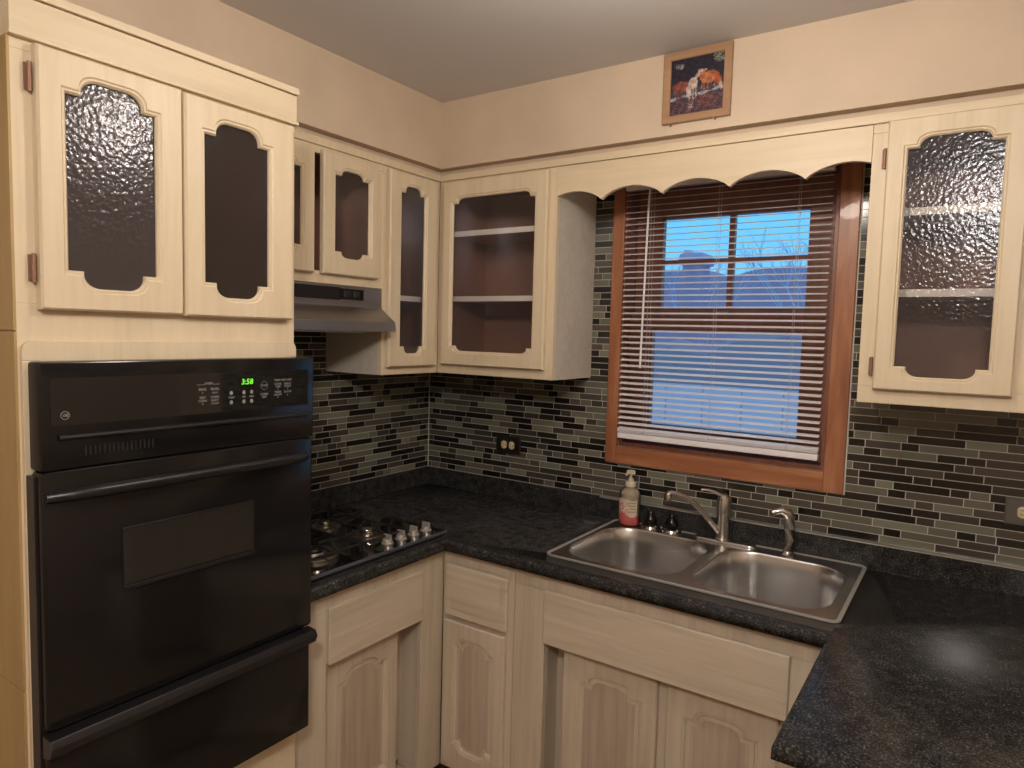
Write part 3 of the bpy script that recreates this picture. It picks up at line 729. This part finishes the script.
for (bx, by, r) in ((.430, -1.020, .062), (.405, -.772, .044), (.215, -1.020, .044), (.225, -.800, .040)):
    px, py = CL(bx, by)
    bu = MB().lathe(px, py, [(r+.018, zp), (r+.018, zp+.004), (r+.012, zp+.008), (r+.002, zp+.009), (r-.006, zp+.003), (r-.02, zp+.003), (.6*r, zp+.014), (.55*r, zp+.015), (.5*r, zp+.010)], 36, mi=0)
    bo = bu.build('burner', M['satin'], ct, loc=(0, 0, 0), smooth=40)
    MB().lathe(px, py, [(.48*r, zp+.010), (.50*r, zp+.019), (.46*r, zp+.023), (.2*r, zp+.024)], 28).build('burner_cap', M['chrome'] if r < .05 else M['grate'], bo, loc=(0, 0, 0))
for gy0, gy1, cy_ in ((-1.155, -.905, -1.020), (-.895, -.70, -.786)):
    g = MB(); zt_ = zp+.030
    X0, X1 = .125, .515
    fr = [CL(X0, gy0), CL(X1, gy0), CL(X1, gy1), CL(X0, gy1)]
    for i in range(4):
        a, c = fr[i], fr[(i+1) % 4]; g.tube([(*a, zt_-.006), (*c, zt_-.006)], .0042, 8)
        g.tube([(*a, zp), (*a, zt_-.004)], .005, 8)
    for bx in (.42, .215):
        c = CL(bx, cy_)
        for dx, dy in ((1, 0), (-1, 0), (0, 1), (0, -1)):
            ex = (CL(X1, 0)[0] if (dx > 0 and bx > .3) else CL(X0, 0)[0] if (dx < 0 and bx < .3) else c[0]+dx*.095) if dx else c[0]
            ey = (CL(0, gy1)[1] if dy > 0 else CL(0, gy0)[1]) if dy else c[1]
            g.tube([(c[0]+dx*.028, c[1]+dy*.028, zt_), (c[0]+dx*.06, c[1]+dy*.06, zt_), (ex, ey, zt_-.006)], .0038, 8)
    g.build('pan_grate', M['grate'], ct, loc=(0, 0, 0))
for ky in (-.793, -.730, -.668, -.605):
    px, py = CL(.522, ky)
    k = MB().lathe(px, py, [(.020, zp), (.020, zp+.003), (.0165, zp+.005), (.0155, zp+.014), (.0150, zp+.016)], 22).build('knob', M['knobm'], ct, loc=(0, 0, 0))
    MB().box(px-.0155, px+.0155, py-.0045, py+.0045, zp+.016, zp+.030).build('knob_grip', M['knobm'], k, bevel=.002, loc=(0, 0, 0))

# ------------------------------------------------------------------ outlets
def outlet(cx, cz, w, h, label, pm):
    o = tag(empty('wall_outlet', (cx, -.0063, cz)), label, 'outlet')
    MB().loft([[(sx*w/2*k, y, sz*h/2*k) for sx, sz in ((-1, -1), (1, -1), (1, 1), (-1, 1))] for y, k in ((-.0001, 1), (-.004, 1), (-.0065, .94))]).build('cover_plate', pm, o, loc=(0, 0, 0))
    for s in (-1, 1):
        R = []
        for y, k in ((-.0062, 1), (-.0085, 1), (-.009, .93)):
            R.append([(s*.0195+(max(-.0135, min(.0135, .0165*math.cos(2*PI*i/24))))*k, y, .0165*math.sin(2*PI*i/24)*k) for i in range(24)])
        r = MB().loft(R).build('receptacle', M['ivory'], o, loc=(0, 0, 0))
        q = MB().box(s*.0195-.006, s*.0195+.001, -.0093, -.0088, .005, .0068).box(s*.0195-.006, s*.0195+.0005, -.0093, -.0088, -.0068, -.005)
        q.box(0,0,0,0,0,0) if False else None
        q.add([(s*.0195+.008+.0028*math.cos(2*PI*i/10), -.0092, .0028*math.sin(2*PI*i/10)) for i in range(10)], [list(range(10))[::-1]])
        q.build('slots', M['slot'], r, loc=(0, 0, 0))
outlet(.455, 1.132, .124, .076, 'dark bronze wall outlet on the tiles left of the window', M['plate'])
outlet(2.228, 1.140, .124, .076, 'grey wall outlet on the tiles at the right edge', M['plate2'])

# ------------------------------------------------------------------ picture
pf = tag(empty('framed_picture', (1.3285, -SD, 2.2565), 0), 'small tan wood framed picture of horses drinking at water, on the soffit', 'picture')
x0, x1, z0, z1 = -.1045, .1045, .0, .210
b = MB(); f_ = .0235
R = []
for y, ins in ((-.001, 0), (-.014, 0), (-.016, .003), (-.013, f_-.002), (-.010, f_)):
    R.append([(x0+ins, y, z0+ins), (x1-ins, y, z0+ins), (x1-ins, y, z1-ins), (x0+ins, y, z1-ins)])
R.append([(x0+f_, -.001, z0+f_), (x1-f_, -.001, z0+f_), (x1-f_, -.001, z1-f_), (x0+f_, -.001, z1-f_)])
b.loft(R, close=True); b.build('frame', M['frame'], pf, loc=(0, 0, 0), smooth=20)
p = MB(); a0, a1, c0, c1 = x0+f_-.001, x1-f_+.001, z0+f_-.001, z1-f_+.001
nx, nz = 120, 120
def ell(u, v, cx, cy, rx, ry, rot=0):
    c, s = math.cos(rot), math.sin(rot); du, dv = u-cx, v-cy
    return ((du*c+dv*s)/rx)**2+((-du*s+dv*c)/ry)**2 < 1
def leg(u, v, x, y0, y1, w=.011): return abs(u-x) < w and y0 < v < y1
def pix(u, v):
    u += random.uniform(-.012, .012); v += random.uniform(-.012, .012); rnd = random.random()
    c = pix0(u, v, rnd); k = .55+.9*(.5+.5*math.sin(u*31+v*13)*math.sin(v*37-u*9))*(.6+.4*rnd)
    if rnd > .93: k *= 1.5
    return tuple(q*k for q in c)
def pix0(u, v, rnd):
    if v > .46: c = (.012, .010, .022) if rnd < .85 else (.035, .03, .05)
    elif v > .34: c = (.05, .04, .06)
    else:
        c = (.07, .025, .04) if rnd < .5 else (.03, .02, .035)
        if rnd > .86: c = (.18, .09, .10)
        if ell(u, v, .40, .14, .06, .09) and rnd > .6: c = (.36, .28, .27)
        if ell(u, v, .70, .20, .18, .12) and rnd > .7: c = (.24, .09, .06)
    sh = .285+.05*math.sin(u*7)*.3+.11*u
    if abs(v-sh) < .016+.012*math.sin(u*23): c = (.36, .40, .48) if rnd > .3 else (.16, .17, .22)
    if v > .80 and ell(u, v, .92, .93, .13, .10) and rnd > .62: c = (.34, .34, .26)
    if ell(u, v, .17, .87, .09, .05) and rnd > .65: c = (.30, .28, .28)
    # brown horse left, head hidden
    if ell(u, v, .20, .50, .165, .10) or leg(u, v, .10, .33, .5) or leg(u, v, .15, .31, .48) or leg(u, v, .30, .33, .5): c = (.17, .045, .03) if rnd < .7 else (.26, .08, .05)
    # pinto horse centre drinking
    if ell(u, v, .43, .53, .085, .10) or ell(u, v, .50, .65, .032, .10, -.55) or ell(u, v, .57, .735, .06, .028, -.2) or ell(u, v, .64, .72, .05, .022, .5) or leg(u, v, .37, .24, .5) or leg(u, v, .44, .25, .5) or leg(u, v, .49, .27, .5):
        c = (.60, .48, .42) if rnd < .72 else (.25, .13, .10)
    if ell(u, v, .35, .40, .045, .10, .2): c = (.52, .42, .40)
    # chestnut horse right
    if ell(u, v, .73, .60, .175, .105) or ell(u, v, .62, .64, .07, .09) or leg(u, v, .64, .38, .55) or leg(u, v, .70, .40, .55) or leg(u, v, .83, .41, .56) or leg(u, v, .60, .40, .52, .008): c = (.36, .105, .04) if rnd < .75 else (.52, .22, .10)
    if ell(u, v, .885, .55, .055, .13, .35): c = (.36, .08, .025)
    if ell(u, v, .95, .42, .03, .075, .2): c = (.52, .38, .34)
    return c
for i in range(nx):
    for j in range(nz):
        u0, u1 = a0+(a1-a0)*i/nx, a0+(a1-a0)*(i+1)/nx; v0, v1 = c0+(c1-c0)*j/nz, c0+(c1-c0)*(j+1)/nz
        p.add([(u0, -.008, v0), (u1, -.008, v0), (u1, -.008, v1), (u0, -.008, v1)], [(0, 1, 2, 3)], 0, pix((i+.5)/nx, (j+.5)/nz))
p.build('horse_photo', M['print'], pf, loc=(0, 0, 0), fix=False)
b = MB()
for sx in (-.077, .060):
    MB().tube([(sx, -.001, -.004), (sx, -.018, -.004), (sx, -.018, .004)], .0018, 8).build('hanging_pin', M['frame'], pf, loc=(0, 0, 0))

# ------------------------------------------------------------------ window
wn = struct(empty('window_1', ((WX0+WX1)/2, 0, 0)))
wn['label'] = 'red oak cased double-hung kitchen window above the sink'
def wb(name, boxes, mat, bev=.002, par=wn, loc=None):
    b = MB()
    for q in boxes: b.box(q[0]-wn.location.x, q[1]-wn.location.x, *q[2:])
    return b.build(name, mat, par, bevel=bev, loc=(0, 0, 0))
cx0, cx1 = .9135, 1.7495; ct_ = -.021
wb('casing', [(cx0, WX0, ct_, -.0001, 1.121, 2.225), (WX1, cx1, ct_, -.0001, 1.121, 2.225)], M['oak'], .003)
wb('casing', [(WX0, WX1, ct_, -.0001, 1.121, WZ0), (WX0, WX1, ct_, -.0001, WZ1, 2.225)], M['oakh'], .003)
wb('caulk_line', [(cx0-.004, cx0, -.008, 0, 1.117, 2.2), (cx1, cx1+.004, -.008, 0, 1.117, 2.2), (cx0-.004, cx1+.004, -.008, 0, 1.117, 1.121)], M['caulk'], 0)
wb('jamb', [(WX0, WX0+.014, -.0001, .13, WZ0, WZ1), (WX1-.014, WX1, -.0001, .13, WZ0, WZ1), (WX0+.014, WX1-.014, -.0001, .13, WZ1-.014, WZ1), (WX0+.014, WX1-.014, -.0001, .13, WZ0, WZ0+.016)], M['sash'], .001)
def sash(name, x0, x1, z0, z1, g, y0, y1, bars=()):
    o = wb(name, [(x0, g[0], y0, y1, z0, z1), (g[1], x1, y0, y1, z0, z1), (g[0], g[1], y0, y1, z0, g[2]), (g[0], g[1], y0, y1, g[3], z1)]+list(bars), M['sash'], .002)
    wb('glass', [(g[0]-.001, g[1]+.001, (y0+y1)/2-.002, (y0+y1)/2+.002, g[2]-.001, g[3]+.001)], M['pane'], 0, o)
    return o
ux0, ux1 = WX0+.016, WX1-.016
sash('upper_sash', ux0, ux1, 1.672, WZ1-.016, (1.081, 1.589, 1.712, 2.040), .062, .092,
     [(1.324, 1.344, .064, .090, 1.712, 2.040), (1.081, 1.324, .064, .090, 1.8735, 1.8895), (1.344, 1.589, .064, .090, 1.8735, 1.8895)])
lo = sash('lower_sash', ux0, ux1, WZ0+.018, 1.690, (1.068, 1.592, 1.280, 1.630), .026, .056)
wb('sash_lock', [(1.30, 1.345, .030, .060, 1.690, 1.698)], M['satin'], .002)
# ---- venetian blind
bd = tag(empty('venetian_blind', (1.318, -.030, 2.165-.003)), 'white mini venetian blind lowered with slats open over the window', 'blind')
bx0, bx1 = .9700, 1.6740; bw = (bx1-bx0)/2-.0015; cxx = (bx0+bx1)/2-1.318
oz = bd.location.z
MB().box(cxx-bw-.001, cxx+bw+.001, -.013, .013, -.026, -.001).build('headrail', M['blind'], bd, bevel=.002, loc=(0, 0, 0))
zs_bot = 1.246; pitch = .0216; zz = 2.122; sl = MB(); t = .26
heights = []
while zz > zs_bot+.010: heights.append(zz); zz -= pitch
for k in range(4): heights.append(zs_bot+.004+k*.0035)
for zz in heights:
    rows = []
    for i in range(5):
        s = -1+i*.5; yb = s*.0124; zb_ = .0016*(1-s*s)+s*.0122*math.tan(t)
        rows.append((yb, zz-oz+zb_))
    sl.loft([[(x, y, z) for y, z in rows]+[(x, y, z-.0005) for y, z in rows[::-1]] for x in (cxx-bw, cxx+bw)])
sl.build('slats', M['blind'], bd, loc=(0, 0, 0), smooth=50)
MB().box(cxx-bw, cxx+bw, -.012, .012, 1.222-oz, 1.243-oz).build('bottom_rail', M['blind'], bd, bevel=.003, loc=(0, 0, 0))
b = MB()
for x in (1.075, 1.318, 1.575):
    for y in (-.0136, .0136): b.tube([(x-1.318, y, -.026), (x-1.318, y, 1.242-oz)], .0007, 6)
b.build('ladder_cords', M['cord'], bd, loc=(0, 0, 0))
MB().tube([(1.072-1.318, -.026, 2.14-oz), (1.070-1.318, -.028, 2.09-oz), (1.061-1.318, -.030, 1.49-oz)], .0038, 8).build('tilt_wand', M['blind'], bd, loc=(0, 0, 0))

# ------------------------------------------------------------------ outside
def hump(name, mat, x0, x1, y, z0, h, seed, n=60, dep=1.2):
    r = random.Random(seed); ph = [r.uniform(0, 6) for _ in range(5)]
    top = []
    for i in range(n+1):
        x = x0+(x1-x0)*i/n
        top.append((x, h+.10*math.sin(x*1.3+ph[0])+.07*math.sin(x*3.1+ph[1])+.04*math.sin(x*7+ph[2])+r.uniform(-.03, .03)))
    R = [[(x, y, z0), (x, y+.1, hh-.15), (x, y+dep*.5, hh), (x, y+dep, hh-.2), (x, y+dep, z0)] for x, hh in top]
    return MB().loft(R).build(name, mat, smooth=60)
struct(MB().box(-40, 25, .16, 45, -.75, -.6).build('ground', M['snow']))
b = MB()
x = -6.0
while x < 3: b.box(x, x+.468, 6.0, 6.03, -.6, 1.02); x += .48
b.box(-6, 3, 5.97, 6.0, .86, .93); b.box(-6, 3, 5.97, 6.0, .30, .37)
tag(b.build('board_fence', M['fence'], bevel=.004), 'pale board fence seen through the lower window sash', 'fence')
tag(hump('hedge', M['hedge'], -9, 3, 8.0, -.6, 1.65, 3), 'bluish hedge behind the pale fence, seen through the lower window sash', 'hedge')
struct(hump('hill', M['far'], -22, 6, 17.0, -.6, 3.68, 5, dep=3))
sh_ = tag(empty('garden_shed', (-3.10, 12.3, -.6)), 'small flat-roofed shed rising above the far bank, in the upper left pane', 'shed')
MB().box(-.20, .20, -.3, .3, 0, 3.78).build('wall', M['far'], sh_, loc=(0, 0, 0))
MB().loft([[(x, y, 3.78) for x, y in ((-.30, -.4), (.30, -.4), (.30, .4), (-.30, .4))], [(x, y, 4.03) for x, y in ((-.27, -.36), (.27, -.36), (.27, .36), (-.27, .36))]]).build('snowy_roof', M['snowroof'], sh_, bevel=.06, loc=(0, 0, 0))
MB().box(-.26, -.12, -.1, .1, 4.0, 4.12).build('chimney', M['snowroof'], sh_, loc=(0, 0, 0))
def tree(x, y, h, seed, label):
    r = random.Random(seed); mb = MB()
    def br(p, d, l, rad, k):
        q = p+d*l; mid = p+d*l*.5+Vector((r.uniform(-1, 1), r.uniform(-1, 1), 0))*l*.06
        mb.tube([p, mid, q], [rad, rad*.8, rad*.6], 5)
        if k > 0:
            for _ in range(3):
                nd = (d+Vector((r.uniform(-1, 1), r.uniform(-1, 1), r.uniform(-.1, .7)))*.65).normalized()
                br(q, nd, l*r.uniform(.55, .8), rad*.6, k-1)
    br(Vector((0, 0, 0)), Vector((0, 0, 1)), h*.35, .04, 4)
    o = mb.build('bare_tree', M['bark'], loc=(x, y, -.6)); tag(o, label, 'tree'); return o
tree(-.75, 11, 4.6, 1, 'leafless tree outside behind the right upper window pane')
tree(-3.7, 14.5, 4.6, 2, 'leafless tree outside at the left beyond the small shed')
tree(.2, 15, 5.0, 4, 'leafless tree outside, farthest to the right')

# ------------------------------------------------------------------ light
w = bpy.data.worlds.new('dusk'); S.world = w; w.use_nodes = True; nt = w.node_tree; nt.nodes.clear()
tc = N(nt, 'ShaderNodeTexCoord'); sx = N(nt, 'ShaderNodeSeparateXYZ')
r = ramp(nt, [(.0, (.22, .45, .80)), (.03, (.25, .66, 1.0)), (.16, (.18, .66, 1.0)), (.6, (.22, .38, .72))])
bg = N(nt, 'ShaderNodeBackground', i_Strength=1.15); ou = N(nt, 'ShaderNodeOutputWorld'); L = nt.links.new
L(tc.outputs['Generated'], sx.inputs[0]); L(sx.outputs['Z'], r.inputs['Fac']); L(r.outputs[0], bg.inputs['Color']); L(bg.outputs[0], ou.inputs['Surface'])
def point(loc, e, col, rad):
    l = bpy.data.lights.new('ceiling_lamp', 'POINT'); l.energy = e; l.color = col; l.shadow_soft_size = rad
    o = bpy.data.objects.new('ceiling_lamp', l); COL.objects.link(o); o.location = loc; return o
point((1.54, -1.22, 2.25), 15, (1, .89, .76), .07)
point((2.15, -2.75, 2.36), 67, (1, .93, .84), .11)

# ------------------------------------------------------------------ camera (solved from the room's corners)
cam = bpy.data.cameras.new('camera'); co = bpy.data.objects.new('camera', cam); COL.objects.link(co); S.camera = co
yaw, pitch, roll, f = .5954, -.0735, .0262, 683.17
cy, sy_, cp_, sp_ = math.cos(yaw), math.sin(yaw), math.cos(pitch), math.sin(pitch)
fw = Vector((-sy_*cp_, cy*cp_, sp_)); rt = Vector((cy, sy_, 0)); up = rt.cross(fw)
c, s = math.cos(roll), math.sin(roll); r2 = c*rt+s*up; u2 = -s*rt+c*up
mt = Matrix((r2, u2, -fw)).transposed().to_4x4(); mt.translation = (2.0723, -2.3812, 1.6026)
co.matrix_world = mt
cam.sensor_width = 36; cam.lens = f/1024*36; cam.clip_start = .02
S.view_settings.view_transform = 'Standard'; S.view_settings.look = 'None'; S.view_settings.exposure = 0
S.cycles.use_denoising = True
S.cycles.max_bounces = 8; S.cycles.transparent_max_bounces = 24
